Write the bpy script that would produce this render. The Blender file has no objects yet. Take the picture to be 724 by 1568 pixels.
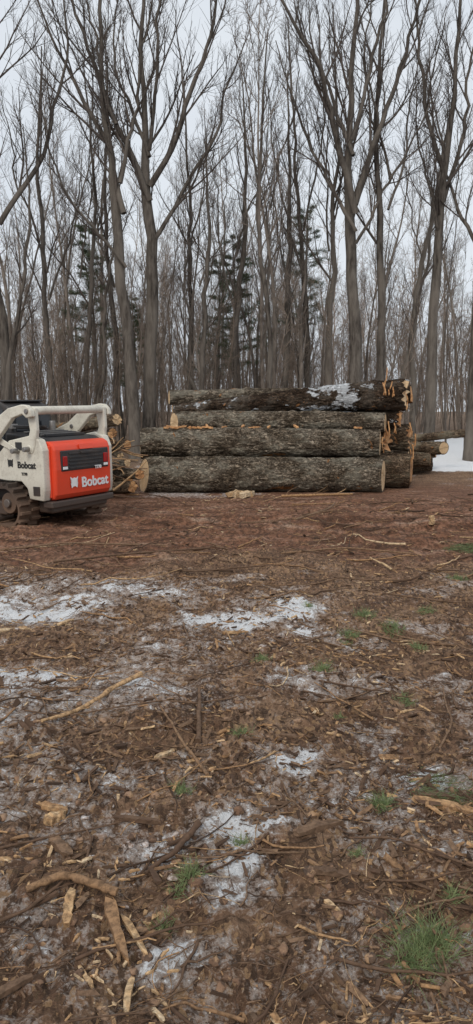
import bpy, bmesh, math, random
import numpy as np
from mathutils import Vector, Matrix, noise as mnoise
random.seed(3)
rng = np.random.default_rng(11)
S = bpy.context.scene
S.view_settings.view_transform = 'Standard'
S.view_settings.look = 'None'
S.view_settings.exposure = 0

# ---------------------------------------------------------------- helpers
def link(o, parent=None):
    S.collection.objects.link(o)
    if parent: o.parent = parent
    return o

def empty(name, loc=(0, 0, 0)):
    e = bpy.data.objects.new(name, None); e.location = loc
    e.empty_display_size = 0.2
    return link(e)

def build(name, parts, mats, parent=None, smooth=True, attr=None, do_link=True):
    me = bpy.data.meshes.new(name)
    Vs, loops, starts, mi = [], [], [], []
    off = 0; lo = 0
    for V, Q, m in parts:
        V = np.asarray(V, dtype=np.float32).reshape(-1, 3); Q = np.asarray(Q, dtype=np.int64)
        k = Q.shape[1]
        Vs.append(V); loops.append((Q + off).ravel())
        starts.append(lo + np.arange(len(Q)) * k); mi.append(np.full(len(Q), m))
        off += len(V); lo += Q.size
    V = np.concatenate(Vs); Lp = np.concatenate(loops); St = np.concatenate(starts); Mi = np.concatenate(mi)
    me.vertices.add(len(V)); me.vertices.foreach_set('co', V.ravel())
    me.loops.add(len(Lp)); me.loops.foreach_set('vertex_index', Lp.astype(np.int32))
    me.polygons.add(len(St)); me.polygons.foreach_set('loop_start', St.astype(np.int32))
    me.update(calc_edges=True)
    me.polygons.foreach_set('material_index', Mi.astype(np.int32))
    me.polygons.foreach_set('use_smooth', np.full(len(St), smooth))
    for m in mats: me.materials.append(m)
    if attr:
        for an, av in attr.items():
            a = me.attributes.new(an, 'FLOAT', 'POINT'); a.data.foreach_set('value', np.asarray(av, dtype=np.float32))
    me.validate(); me.update()
    o = bpy.data.objects.new(name, me)
    if do_link: link(o, parent)
    return o

def nrm(a): return a / np.maximum(np.linalg.norm(a, axis=-1, keepdims=True), 1e-9)

def _h(ix, iy, s):
    v = np.sin(ix * 127.1 + iy * 311.7 + s * 74.7) * 43758.5453
    return v - np.floor(v)
def vn(x, y, s=0):
    ix = np.floor(x); iy = np.floor(y); fx = x - ix; fy = y - iy
    fx = fx * fx * (3 - 2 * fx); fy = fy * fy * (3 - 2 * fy)
    a = _h(ix, iy, s); b = _h(ix + 1, iy, s); c = _h(ix, iy + 1, s); d = _h(ix + 1, iy + 1, s)
    return (a + (b - a) * fx) * (1 - fy) + (c + (d - c) * fx) * fy
def fbm(x, y, s=0, o=4):
    t = 0; a = 0.5; n = 0
    for i in range(o):
        t = t + a * vn(x, y, s + i * 3.3); n += a
        x, y = (x * 0.8 - y * 0.6) * 2.03, (x * 0.6 + y * 0.8) * 2.03; a *= 0.5
    return t / n
def sst(a, b, x):
    t = np.clip((x - a) / (b - a), 0, 1); return t * t * (3 - 2 * t)

def H(x, y):
    x = np.asarray(x, float); y = np.asarray(y, float)
    h = (fbm(x * .25, y * .25, 5, 3) - .5) * .16 * sst(1, 8, y)
    h = h + (fbm(x * 1.3, y * 1.6, 9, 4) - .5) * .18
    h = h + (fbm(x * 6, y * 6, 2, 4) - .5) * .10
    near = 1 - sst(9, 16, y)
    r = fbm(x * 20, y * 20, 4, 3)
    h = h + np.abs(r - .5) * -.06 * near + (fbm(x * 45, y * 45, 14, 2) - .5) * .014 * near
    rut = sst(8.0, 9.0, y) * (1 - sst(12, 13.5, y))
    h = h + rut * (fbm(x * .6, y * 3.2, 31, 3) - .5) * .28
    h = h * (1 - .75 * sst(13.5, 14.6, y) * (1 - sst(19, 22, y)))
    h = h + np.clip(y - 25, 0, 120) * .022 + sst(18, 26, y) * .1
    h = h - .09 * np.exp(-((x + 3.2) ** 2 + (y - 11.4) ** 2) / 7.0)
    return h
def h1(x, y): return float(H(np.array([x]), np.array([y]))[0])

# ---------------------------------------------------------------- materials
def newmat(name):
    m = bpy.data.materials.new(name); m.use_nodes = True
    nt = m.node_tree; b = nt.nodes['Principled BSDF']
    return m, nt, b
def N(nt, t, **k):
    n = nt.nodes.new(t)
    for a, v in k.items():
        if a == 'inp':
            for i, w in v.items(): n.inputs[i].default_value = w
        else: setattr(n, a, v)
    return n
def ramp(nt, src, stops):
    r = nt.nodes.new('ShaderNodeValToRGB'); e = r.color_ramp.elements
    while len(e) < len(stops): e.new(0.5)
    for i, (p, c) in enumerate(stops):
        e[i].position = p
        e[i].color = (c, c, c, 1) if not hasattr(c, '__len__') else (*c, 1)
    nt.links.new(src, r.inputs[0]); return r.outputs[0]
def mapping(nt, scale, coord='Object'):
    tc = nt.nodes.new('ShaderNodeTexCoord'); mp = nt.nodes.new('ShaderNodeMapping')
    mp.inputs['Scale'].default_value = scale
    nt.links.new(tc.outputs[coord], mp.inputs['Vector']); return mp.outputs[0]
def noise(nt, vec, sc, det=5, rough=.6, dist=0):
    n = N(nt, 'ShaderNodeTexNoise', inp={'Scale': sc, 'Detail': det, 'Roughness': rough, 'Distortion': dist})
    nt.links.new(vec, n.inputs['Vector']); return n.outputs['Fac']
def mix(nt, fac, a, b, mode='MIX'):
    n = nt.nodes.new('ShaderNodeMix'); n.data_type = 'RGBA'; n.blend_type = mode
    for s, v in ((n.inputs[0], fac), (n.inputs[6], a), (n.inputs[7], b)):
        if hasattr(v, 'is_linked'): nt.links.new(v, s)
        elif hasattr(v, '__len__'): s.default_value = (*v, 1) if len(v) == 3 else v
        else: s.default_value = v
    return n.outputs[2]
def mth(nt, op, a, b=0.0, c=0.0):
    n = nt.nodes.new('ShaderNodeMath'); n.operation = op
    for i, v in enumerate((a, b, c)):
        if hasattr(v, 'is_linked'): nt.links.new(v, n.inputs[i])
        else: n.inputs[i].default_value = v
    return n.outputs[0]
def bump(nt, b, h, st, dist):
    n = N(nt, 'ShaderNodeBump', inp={'Strength': st, 'Distance': dist})
    nt.links.new(h, n.inputs['Height']); nt.links.new(n.outputs[0], b.inputs['Normal'])
def attrn(nt, name):
    n = N(nt, 'ShaderNodeAttribute', attribute_name=name); return n.outputs['Fac']

def mat_treebark(name, dark, light, rnd=False):
    m, nt, b = newmat(name)
    v = mapping(nt, (6, 6, 1.2)); f = noise(nt, v, 1.6, 6, .65)
    v2 = mapping(nt, (.5, .5, .35)); f2 = noise(nt, v2, 1.2, 3)
    c = ramp(nt, f, [(.38, dark), (.62, light)])
    c = mix(nt, ramp(nt, f2, [(.4, 0), (.65, .6)]), c, tuple(x * 1.5 for x in light))
    if rnd:
        oi = nt.nodes.new('ShaderNodeObjectInfo')
        c = mix(nt, 1.0, c, ramp(nt, oi.outputs['Random'], [(0, (.55, .52, .5)), (1, (1.45, 1.4, 1.35))]), 'MULTIPLY')
    nt.links.new(c, b.inputs['Base Color']); b.inputs['Roughness'].default_value = .95
    b.inputs['Specular IOR Level'].default_value = .15
    bump(nt, b, f, .6, .05); return m
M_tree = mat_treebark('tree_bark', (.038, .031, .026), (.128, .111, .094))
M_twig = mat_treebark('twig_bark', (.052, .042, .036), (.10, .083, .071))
M_far_haze = mat_treebark('far_bark_hazed', (.085, .073, .064), (.195, .173, .152), True)  # distant bark kept paler and greyer: slight haze painted into the base colour
M_fartwig_haze = mat_treebark('far_twig_hazed', (.115, .097, .085), (.185, .158, .138), True)  # twigs of the distant trees, lightened in colour for the same haze
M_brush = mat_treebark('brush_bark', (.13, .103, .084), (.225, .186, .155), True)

def mat_logbark(name, a, bcol, moss, snow=0.0):
    m, nt, b = newmat(name)
    v = mapping(nt, (2.2, 5.5, 5.5)); f = noise(nt, v, 4.0, 8, .74, .8)
    vv = mapping(nt, (2.2, 5, 5)); dn = N(nt, 'ShaderNodeTexNoise', inp={'Scale': 4.0, 'Detail': 4.0}); nt.links.new(vv, dn.inputs['Vector'])
    add = N(nt, 'ShaderNodeVectorMath', operation='ADD'); nt.links.new(vv, add.inputs[0]); nt.links.new(dn.outputs['Color'], add.inputs[1])
    vo = N(nt, 'ShaderNodeTexVoronoi', feature='DISTANCE_TO_EDGE', inp={'Scale': 3.6}); nt.links.new(add.outputs[0], vo.inputs['Vector'])
    vc = N(nt, 'ShaderNodeTexVoronoi', inp={'Scale': 3.6}); nt.links.new(add.outputs[0], vc.inputs['Vector'])
    crack = ramp(nt, vo.outputs['Distance'], [(0, 0.0), (.14, 1.0)])
    c = ramp(nt, f, [(.34, a), (.5, bcol), (.64, tuple(x * 1.7 for x in bcol))])
    spc = nt.nodes.new('ShaderNodeSeparateColor'); nt.links.new(vc.outputs['Color'], spc.inputs[0])
    c = mix(nt, 1.0, c, ramp(nt, spc.outputs[0], [(0, (.62, .6, .58)), (1, (1.4, 1.4, 1.37))]), 'MULTIPLY')
    c = mix(nt, crack, tuple(x * .6 for x in a), c)
    f2 = noise(nt, mapping(nt, (1, 1.5, 1.5)), 1.9, 7, .7)
    c = mix(nt, ramp(nt, f2, [(.50, 0), (.58, .6)]), c, moss)
    fb = noise(nt, mapping(nt, (.7, 1.2, 1.2)), 2.6, 5, .7)
    c = mix(nt, 1.0, c, ramp(nt, fb, [(.38, (.55, .49, .43)), (.6, (1.2, 1.18, 1.15))]), 'MULTIPLY')
    f3 = noise(nt, mapping(nt, (1, 1.2, 1.2)), 2.1, 4, .6, .5)
    c = mix(nt, ramp(nt, f3, [(.68, 0), (.69, .9)]), c, (.40, .19, .075))
    if snow > 0:
        f4 = noise(nt, mapping(nt, (.8, 1.3, 1.3)), 2.6, 8, .7)
        tc = nt.nodes.new('ShaderNodeTexCoord'); sx = nt.nodes.new('ShaderNodeSeparateXYZ'); nt.links.new(tc.outputs['Object'], sx.inputs[0])
        dx = mth(nt, 'ABSOLUTE', mth(nt, 'SUBTRACT', sx.outputs[0], 3.75)); near = ramp(nt, dx, [(.15, .13), (.75, 0)])
        f4 = mth(nt, 'ADD', f4, near); f4 = mth(nt, 'ADD', f4, mth(nt, 'MULTIPLY', sx.outputs[2], .12))
        lo = .74 - snow * .2
        c = mix(nt, ramp(nt, f4, [(lo, 0), (lo + .03, 1)]), c, (.74, .76, .78))
    nt.links.new(c, b.inputs['Base Color']); b.inputs['Roughness'].default_value = .95
    b.inputs['Specular IOR Level'].default_value = .15
    hgt = mth(nt, 'MULTIPLY', crack, f)
    bump(nt, b, hgt, 1.0, .055); return m
M_bark = [mat_logbark('log_bark_grey', (.11, .087, .066), (.28, .238, .19), (.31, .29, .235)),
          mat_logbark('log_bark_brown', (.085, .06, .044), (.23, .17, .12), (.23, .205, .15)),
          mat_logbark('log_bark_dark', (.035, .026, .020), (.10, .07, .05), (.17, .145, .12), .66)]
def mat_wood(name, a, bcol, blot=.85):
    m, nt, b = newmat(name)
    tc = nt.nodes.new('ShaderNodeTexCoord'); mp = N(nt, 'ShaderNodeMapping'); mp.inputs['Scale'].default_value = (0, 1, 1)
    nt.links.new(tc.outputs['Object'], mp.inputs[0])
    w = N(nt, 'ShaderNodeTexWave', wave_type='RINGS', rings_direction='X', inp={'Scale': 9.0, 'Distortion': 2.5, 'Detail': 3.0, 'Detail Scale': 1.5})
    nt.links.new(mp.outputs[0], w.inputs[0])
    f = noise(nt, mapping(nt, (1, 1, 1)), 4, 6, .65)
    c = mix(nt, w.outputs['Fac'], a, bcol); c = mix(nt, ramp(nt, f, [(.42, 0), (.66, blot)]), c, tuple(x * q for x, q in zip(a, (.5, .42, .35))))
    nt.links.new(c, b.inputs['Base Color']); b.inputs['Roughness'].default_value = .8
    bump(nt, b, f, .4, .03); return m
M_wood = mat_wood('cut_wood', (.62, .41, .22), (.72, .53, .32), .3)
M_wood2 = mat_wood('cut_wood_orange', (.48, .23, .09), (.64, .37, .17), .75)

# ---------------------------------------------------------------- ground
yb = np.linspace(-30, 1.2, 30, endpoint=False)
y1 = 1.2 * np.exp(np.arange(0, np.log(14 / 1.2), .0042))
y2 = y1[-1] * np.exp(np.arange(1, 125) * .027)
ys = np.concatenate([yb, y1, y2]); nr = len(ys); nc = 441
s = np.linspace(-1, 1, nc)
w = 7 + np.clip(ys, 0, None) * 1.6
X = w[:, None] * (.14 * s + .86 * s ** 3)[None, :]
Y = np.repeat(ys[:, None], nc, 1)
Z = H(X, Y)
patch = [(.2, 5.65, .40, 1.15), (-.1, 5.5, .28, .95), (.42, 5.95, .32, 1.0), (-1.75, 5.7, .45, 1.0), (-1.25, 5.95, .35, .85), (-1.5, 4.3, .4, .9),
         (-2.2, 6.2, .5, .75), (-.95, 6.5, .4, .7), (.88, 3.13, .13, 1.1), (0, 2.48, .08, 1.4), (.25, 3.26, .16, 1.0), (-.02, 2.74, .18, .85), (-.18, 2.02, .14, .8),
         (-.6, 4.05, .3, .75), (.02, 2.35, .12, .75), (-.28, 2.55, .2, .7), (.5, 3.0, .2, .6), (-.5, 4.9, .35, .65), (.4, 4.2, .22, .6), (-1.0, 2.9, .25, .55),
         (.9, 2.5, .16, .5), (-.62, 2.1, .12, .55), (.35, 1.95, .12, .5), (1.3, 3.9, .25, .4), (-1.1, 3.5, .3, .6), (-.55, 3.1, .2, .5), (.7, 3.5, .18, .5)]
sn = np.zeros_like(X)
warp = fbm(X * 4, Y * 4, 77, 5) - .5; warp2 = fbm(X * 4 + 9, Y * 4, 78, 5) - .5
for px, py, r, a in patch:
    d2 = ((X + warp * (r * 2.2) - px) ** 2 / 1.5 + (Y + warp2 * (r * 2.2) - py) ** 2) / (r * r)
    sn = np.maximum(sn, a * np.exp(-d2))
base = fbm(X * .8, Y * 1.0, 41, 4)
region = (.14 + .36 * sst(.8, -1.2, X)) * sst(7.6, 6.4, Y)
sn = np.maximum(sn, region * sst(.40, .64, base))
wide = sst(.50, .66, fbm(X * 2.2, Y * 2.6, 52, 4)) * .40 * sst(7.8, 6.8, Y)
sn = np.maximum(sn, wide)
farS = sst(4.4, 5.2, X + (base - .5) * 2) * sst(20.5, 22.0, Y + (base - .5) * 3) * (1 - sst(40, 50, Y)) * 1.5
fl = sst(14, 15, Y) * (1 - sst(24, 26, Y)) * sst(.5, .62, base) * .5
sn = np.maximum(np.maximum(sn, farS), fl)
mud = sst(7.3, 8.3, Y + (base - .5) * 2.5) * (1 - sst(15, 19, Y))
forest = sst(21, 25, Y)
Vg = np.stack([X, Y, Z], -1).reshape(-1, 3)
ii, jj = np.meshgrid(np.arange(nr - 1), np.arange(nc - 1), indexing='ij')
a0 = (ii * nc + jj).ravel(); Qg = np.stack([a0, a0 + 1, a0 + nc + 1, a0 + nc], -1)
def soil(nt):
    v = mapping(nt, (1, 1, 1))
    n1 = noise(nt, v, 2.2, 8, .62, .4); n2 = noise(nt, v, 17, 7, .7); n3 = noise(nt, v, 75, 5, .7)
    c = ramp(nt, n1, [(.32, (.11, .06, .037)), (.45, (.225, .128, .077)), (.56, (.32, .195, .12)), (.72, (.37, .255, .175))])
    c = mix(nt, ramp(nt, n2, [(.37, .85), (.55, 0)]), c, (.065, .038, .025))
    c = mix(nt, ramp(nt, n3, [(.53, 0), (.70, .75)]), c, (.47, .30, .17))
    vo = N(nt, 'ShaderNodeTexVoronoi', inp={'Scale': 60.0, 'Randomness': 1.0}); mp = mapping(nt, (1, .45, 1)); nt.links.new(mp, vo.inputs['Vector'])
    sp = nt.nodes.new('ShaderNodeSeparateColor'); nt.links.new(vo.outputs['Color'], sp.inputs[0])
    c = mix(nt, ramp(nt, sp.outputs[0], [(.84, 0), (.86, .55)]), c, (.48, .30, .16))
    c = mix(nt, ramp(nt, sp.outputs[1], [(.78, 0), (.8, .7)]), c, (.055, .034, .023))
    return v, n1, n2, n3, c
def mat_ground():
    m, nt, b = newmat('muddy_ground')
    v, n1, n2, n3, c = soil(nt)
    vm = mapping(nt, (.55, 2.4, 1)); nm = noise(nt, vm, 1.7, 9, .72)
    mc = ramp(nt, nm, [(.38, (.08, .035, .021)), (.47, (.215, .095, .053)), (.56, (.34, .175, .11)), (.66, (.45, .31, .225))])
    mc = mix(nt, ramp(nt, n2, [(.42, .8), (.56, 0)]), mc, (.06, .031, .02))
    c = mix(nt, mth(nt, 'MULTIPLY', attrn(nt, 'mud'), .85), c, mc)
    lc = ramp(nt, n2, [(.35, (.09, .055, .036)), (.65, (.28, .20, .14))])
    c = mix(nt, attrn(nt, 'forest'), c, lc)
    sa = attrn(nt, 'snow')
    g = mth(nt, 'ADD', sa, mth(nt, 'MULTIPLY', mth(nt, 'SUBTRACT', n2, .5), 1.8))
    g = mth(nt, 'ADD', g, mth(nt, 'MULTIPLY', mth(nt, 'SUBTRACT', n3, .5), 1.2))
    ice = ramp(nt, g, [(.28, 0), (.50, .72)])
    c = mix(nt, ice, c, (.50, .43, .385))
    sn_ = ramp(nt, g, [(.60, 0), (.74, .97)])
    c = mix(nt, sn_, c, (.84, .85, .86))
    nt.links.new(c, b.inputs['Base Color'])
    r = ramp(nt, n1, [(.3, .65), (.7, .95)]); nt.links.new(r, b.inputs['Roughness'])
    b.inputs['Specular IOR Level'].default_value = .2
    hh = mth(nt, 'ADD', mth(nt, 'MULTIPLY', n2, 1.0), mth(nt, 'MULTIPLY', n3, .5))
    bump(nt, b, hh, 1.0, .045)
    return m
build('ground', [(Vg, Qg, 0)], [mat_ground()], attr={'snow': sn.ravel(), 'mud': mud.ravel(), 'forest': forest.ravel()})

# ---------------------------------------------------------------- tubes / trees
def tubes(pts, rad, k):
    B, n = pts.shape[:2]
    T = nrm(np.gradient(pts, axis=1)); md = nrm(pts[:, -1] - pts[:, 0])
    ref = np.where(np.abs(md[:, 2:3]) < .8, np.array([[0, 0, 1.]]), np.array([[1., 0, 0]]))[:, None, :]
    A = nrm(np.cross(T, np.broadcast_to(ref, T.shape))); C = np.cross(T, A)
    an = np.arange(k) * 2 * np.pi / k
    V = pts[:, :, None, :] + rad[:, :, None, None] * (np.cos(an)[None, None, :, None] * A[:, :, None, :] + np.sin(an)[None, None, :, None] * C[:, :, None, :])
    b, i, j = np.meshgrid(np.arange(B), np.arange(n - 1), np.arange(k), indexing='ij')
    o = b * n * k + i * k; j2 = (j + 1) % k
    Q = np.stack([o + j, o + j2, o + k + j2, o + k + j], -1).reshape(-1, 4)
    return V.reshape(-1, 3), Q
def grow(r, P, D, L, R, n, wander, up, tip=.25):
    B = len(P); pts = np.zeros((B, n + 1, 3)); pts[:, 0] = P; d = D.copy()
    for i in range(n):
        d = nrm(d + r.normal(0, wander, (B, 3)) + np.array([0, 0, up]))
        pts[:, i + 1] = pts[:, i] + d * (L / n)[:, None]
    t = np.linspace(0, 1, n + 1)[None]
    return pts, R[:, None] * (1 - (1 - tip) * t)
def spawn(r, pts, rad, L, n, t0, t1, a0, a1, l0, l1, rf, rmin=.006, taper=.6):
    B, M = pts.shape[:2]
    t = t0 + (t1 - t0) * (np.arange(n)[None] + r.random((B, n))) / n
    x = np.clip(t * (M - 1), 0, M - 1.001); i0 = x.astype(int); f = (x - i0)[..., None]
    bi = np.arange(B)[:, None]
    P = pts[bi, i0] * (1 - f) + pts[bi, i0 + 1] * f; D = nrm(pts[bi, i0 + 1] - pts[bi, i0])
    R = rad[bi, i0] * (1 - f[..., 0]) + rad[bi, i0 + 1] * f[..., 0]
    q = r.normal(0, 1, D.shape); q = nrm(q - (q * D).sum(-1, keepdims=True) * D)
    a = r.uniform(a0, a1, (B, n))[..., None]
    CD = D * np.cos(a) + q * np.sin(a)
    CL = L[:, None] * r.uniform(l0, l1, (B, n)) * (1 - taper * t)
    CR = np.maximum(np.minimum(R * rf, CL * .014), rmin)
    return P.reshape(-1, 3), CD.reshape(-1, 3), CL.ravel(), CR.ravel()
def plen(p): return np.linalg.norm(np.diff(p, axis=1), axis=-1).sum(1)

def crown(r, pts, rad, parts, n=(8, 7, 6), t0=.12, rmin=.0048, up=.10, l1=(.25, .55), k=(5, 4, 3), m=(1, 1, 1)):
    L = plen(pts)
    P, D, l, R = spawn(r, pts, rad, L, n[0], t0, 1, .3, .75, l1[0], l1[1], .55, rmin * 1.6)
    p1, r1 = grow(r, P, D, l, R, 7, .08, up); parts.append((*tubes(p1, r1, k[0]), m[0]))
    P, D, l, R = spawn(r, p1, r1, l, n[1], .1, 1, .3, .7, .35, .65, .6, rmin * 1.2)
    p2, r2 = grow(r, P, D, l, R, 5, .09, up * .9); parts.append((*tubes(p2, r2, k[1]), m[1]))
    P, D, l, R = spawn(r, p2, r2, l, n[2], .1, 1, .3, .7, .4, .75, .6, rmin)
    p3, r3 = grow(r, P, D, np.maximum(l, .28), R, 3, .1, up * .6, .5); parts.append((*tubes(p3, r3, k[2]), m[2]))

def resample(poly, n, r, dev):
    poly = np.array(poly, float)
    d = np.r_[0, np.cumsum(np.linalg.norm(np.diff(poly[:, :3], axis=0), axis=1))]; d /= d[-1]
    t = np.linspace(0, 1, n)
    q = np.stack([np.interp(t, d, poly[:, i]) for i in range(4)], -1)
    for _ in range(3): q[1:-1] = (q[:-2] + 2 * q[1:-1] + q[2:]) / 4
    jit = np.cumsum(r.normal(0, dev, (n, 3)), 0); jit -= jit[0]; jit[:, 2] *= .3
    q[:, :3] += jit * np.sin(np.linspace(0, np.pi, n))[:, None]
    return q

def main_tree(name, y, trunk, limbs, seed, n=(9, 8, 6), lo=.35):
    r = np.random.default_rng(seed); parts = []
    x0 = trunk[0][0]; z0 = h1(x0, y) - .15
    tp = [(x, y + (i * .05), z + (0 if i else z0), rr * (.90 if z < 10 else .7)) for i, (x, z, rr) in enumerate(trunk)]
    q = resample(tp, 30, r, .055); q[0, 3] *= 1.35; q[1, 3] *= 1.08; q[:, 3] *= r.uniform(.95, 1.05, 30)
    parts.append((*tubes(q[None, :, :3], q[None, :, 3], 12), 0))
    crown(r, q[None, :, :3], q[None, :, 3], parts, (int(n[0] * 1.5), n[1], n[2]), lo, l1=(.12, .3))
    for l in limbs:
        dy = r.uniform(-2.5, 2.5)
        m = len(l); lp = [(x, y + dy * (i / (m - 1)) ** 1.2, z, rr * .72) for i, (x, z, rr) in enumerate(l)]
        q = resample(lp, 18, r, .07)
        parts.append((*tubes(q[None, :, :3], q[None, :, 3], 8), 0))
        crown(r, q[None, :, :3], q[None, :, 3], parts, n, .1, l1=(.28, .6))
    return build(name, parts, [M_tree, M_twig])

T = 'bare_tree'
main_tree(T, 25, [(-7.9, 0, .24), (-7.85, 4.6, .2), (-8.1, 9, .17), (-8.2, 14, .12), (-8.0, 21, .03)],
          [[(-7.9, 8, .13), (-6.6, 10.5, .1), (-6.3, 13, .07), (-5.9, 17, .02)], [(-8.1, 10, .1), (-9.0, 12.5, .08), (-9.8, 17, .02)], [(-8.1, 11, .1), (-7.4, 14, .07), (-7.2, 18, .02)]], 1)
main_tree(T, 26, [(-3.6, 0, .27), (-3.74, 4.8, .22), (-3.95, 8.5, .19), (-4.06, 11.3, .14), (-4.33, 13.4, .11), (-4.2, 20, .03)],
          [[(-3.9, 8.6, .14), (-4.7, 11.3, .11), (-6.0, 13.8, .08), (-7.4, 17, .02)], [(-4.0, 9.6, .11), (-3.3, 12.2, .08), (-2.7, 16, .02)],
           [(-3.85, 6.8, .08), (-5.2, 8.8, .06), (-6.2, 11.5, .02)], [(-4.1, 11.5, .09), (-5.1, 14, .06), (-5.4, 17, .02)]], 2)
main_tree(T, 27, [(-3.25, 0, .29), (-3.2, 4.9, .25), (-3.1, 9.5, .21), (-3.1, 12, .14), (-3.0, 15.5, .1), (-2.9, 21, .03)],
          [[(-3.1, 9.3, .16), (-4.3, 12, .11), (-5.2, 14.2, .08), (-6, 17.5, .02)], [(-3.1, 9.8, .16), (-2.2, 11, .13), (-1.2, 13.6, .09), (-.5, 17.5, .02)],
           [(-3.0, 7.9, .12), (-1.5, 10.1, .09), (-.4, 12, .07), (.5, 15.5, .02)], [(-3.1, 11, .1), (-2.5, 14, .07), (-2.0, 18, .02)], [(-3.1, 10.8, .1), (-3.9, 14, .06), (-4.1, 18, .02)]], 3)
main_tree(T, 28, [(-1.45, 0, .13), (-1.4, 5, .11), (-1.35, 8, .08), (-1.1, 12, .03)], [[(-1.4, 6.5, .05), (-.7, 8.5, .04), (-.4, 11, .01)]], 4, (6, 6, 5))
main_tree(T, 27, [(1.25, 0, .12), (1.3, 5, .1), (1.2, 9, .08), (1.1, 15, .03)], [[(1.2, 8, .05), (.5, 10.5, .04), (.1, 13, .01)], [(1.2, 9, .05), (1.9, 12, .03), (2.1, 15, .01)]], 5, (6, 6, 5))
main_tree(T, 26, [(4.3, 0, .28), (4.2, 4.8, .235), (4.1, 8.4, .21), (3.9, 11.3, .15), (4.0, 15.4, .1), (4.1, 21, .03)],
          [[(4.12, 8.6, .17), (3.2, 11.3, .13), (1.95, 13.2, .09), (.6, 15.6, .03)], [(4.1, 8.9, .15), (5.0, 11.6, .12), (5.8, 13.8, .09), (6.6, 17, .03)],
           [(4.15, 8.0, .10), (3.1, 9.9, .08), (2.2, 11.3, .06), (1.3, 14, .02)], [(4.0, 10.5, .11), (3.3, 13, .08), (2.6, 16.5, .02)], [(3.95, 11, .1), (4.8, 14, .07), (5.1, 18, .02)],
           [(4.15, 7.6, .08), (5.2, 9.6, .06), (6.4, 12, .02)]], 6, (10, 8, 6))
main_tree(T, 27, [(5.35, 0, .2), (5.4, 5, .17), (5.5, 11, .13), (5.5, 15, .08), (5.6, 20, .03)], [[(5.45, 9, .07), (6.3, 12, .05), (6.8, 15, .02)], [(5.5, 10, .07), (4.9, 13, .05), (4.6, 17, .02)]], 7, (7, 6, 6))
main_tree(T, 29, [(3.65, 0, .17), (3.6, 5, .14), (3.7, 10, .1), (3.6, 17, .03)], [[(3.6, 8, .06), (3.0, 11, .04), (2.6, 14, .01)], [(3.65, 9, .06), (4.2, 12, .04), (4.5, 15, .01)]], 8, (6, 6, 5))
main_tree(T, 30, [(2.95, 0, .17), (2.9, 5, .14), (2.6, 10, .1), (2.0, 17, .03)], [[(2.8, 7, .07), (1.8, 10, .05), (1.2, 14, .02)], [(2.7, 9, .06), (3.2, 13, .04), (3.3, 17, .01)]], 9, (6, 6, 6))
main_tree(T, 26, [(6.9, 0, .23), (7.0, 4.8, .2), (7.1, 8, .17), (7.2, 11, .13), (7.4, 15, .08), (7.6, 20, .03)],
          [[(7.15, 9.8, .12), (6.3, 12.5, .09), (5.7, 15.5, .04), (5.3, 18, .02)], [(7.15, 9, .11), (7.9, 12, .08), (8.4, 16, .03)], [(7.1, 7.7, .07), (6.2, 9.7, .05), (5.6, 12, .02)]], 10)
main_tree(T, 28, [(6.8, 0, .13), (6.9, 5, .11), (7.4, 9, .09), (8.0, 14, .03)], [[(7.1, 7, .05), (6.6, 10, .03), (6.5, 13, .01)]], 11, (6, 6, 5))
main_tree(T, 25, [(8.1, 0, .22), (8.15, 5, .18), (8.3, 9, .15), (8.1, 15, .09), (8.2, 20, .03)], [[(8.2, 7, .1), (7.4, 9.5, .07), (6.9, 13, .03)], [(8.25, 9, .1), (8.9, 12, .07), (9.4, 16, .02)]], 12)
main_tree(T, 29, [(-6.1, 0, .12), (-6.15, 5, .1), (-6.0, 9, .08), (-5.8, 15, .03)], [[(-6.1, 7, .05), (-5.4, 10, .03), (-5.0, 13, .01)]], 13, (6, 6, 6))
main_tree(T, 28, [(-7.0, 0, .15), (-7.0, 5, .12), (-7.2, 9, .09), (-7.1, 15, .03)], [[(-7.1, 6, .06), (-6.4, 9, .05), (-6.1, 12, .01)], [(-7.1, 7, .06), (-7.9, 10, .05), (-8.4, 13, .01)]], 14, (6, 6, 6))
main_tree(T, 30, [(-.1, 0, .14), (-.15, 5, .12), (0, 9, .1), (.2, 15, .03)], [[(-.1, 6, .06), (-.9, 9, .05), (-1.3, 13, .01)], [(0, 8, .06), (.7, 11, .04), (1.1, 14, .01)]], 15, (6, 6, 6))
main_tree(T, 24.5, [(-8.0, 0, .1), (-7.6, 4, .08), (-7.2, 7, .06), (-6.9, 11, .02)], [], 16, (6, 6, 6))
main_tree(T, 31, [(-4.9, 0, .15), (-5.0, 5, .13), (-5.3, 10, .1), (-5.2, 16, .03)], [[(-5.1, 7, .07), (-5.9, 10, .05), (-6.2, 14, .02)]], 17, (6, 6, 6))
main_tree(T, 32, [(-2.2, 0, .16), (-2.1, 5, .14), (-2.3, 10, .1), (-2.2, 16, .03)], [[(-2.2, 8, .07), (-1.5, 11, .05), (-1.4, 15, .02)]], 18, (6, 6, 6))
main_tree(T, 30, [(1.9, 0, .16), (1.95, 5, .13), (2.2, 9, .1), (2.0, 15, .03)], [[(2.1, 7, .06), (1.4, 9.5, .05), (1.0, 13, .02)]], 19, (6, 6, 6))
main_tree(T, 28, [(-5.6, 0, .09), (-5.0, 4, .075), (-4.5, 7, .06), (-4.2, 11, .02)], [], 20, (6, 6, 5))
main_tree(T, 29, [(6.2, 0, .10), (6.7, 4, .085), (7.3, 8, .06), (7.7, 12, .02)], [], 21, (6, 6, 5))

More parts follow.
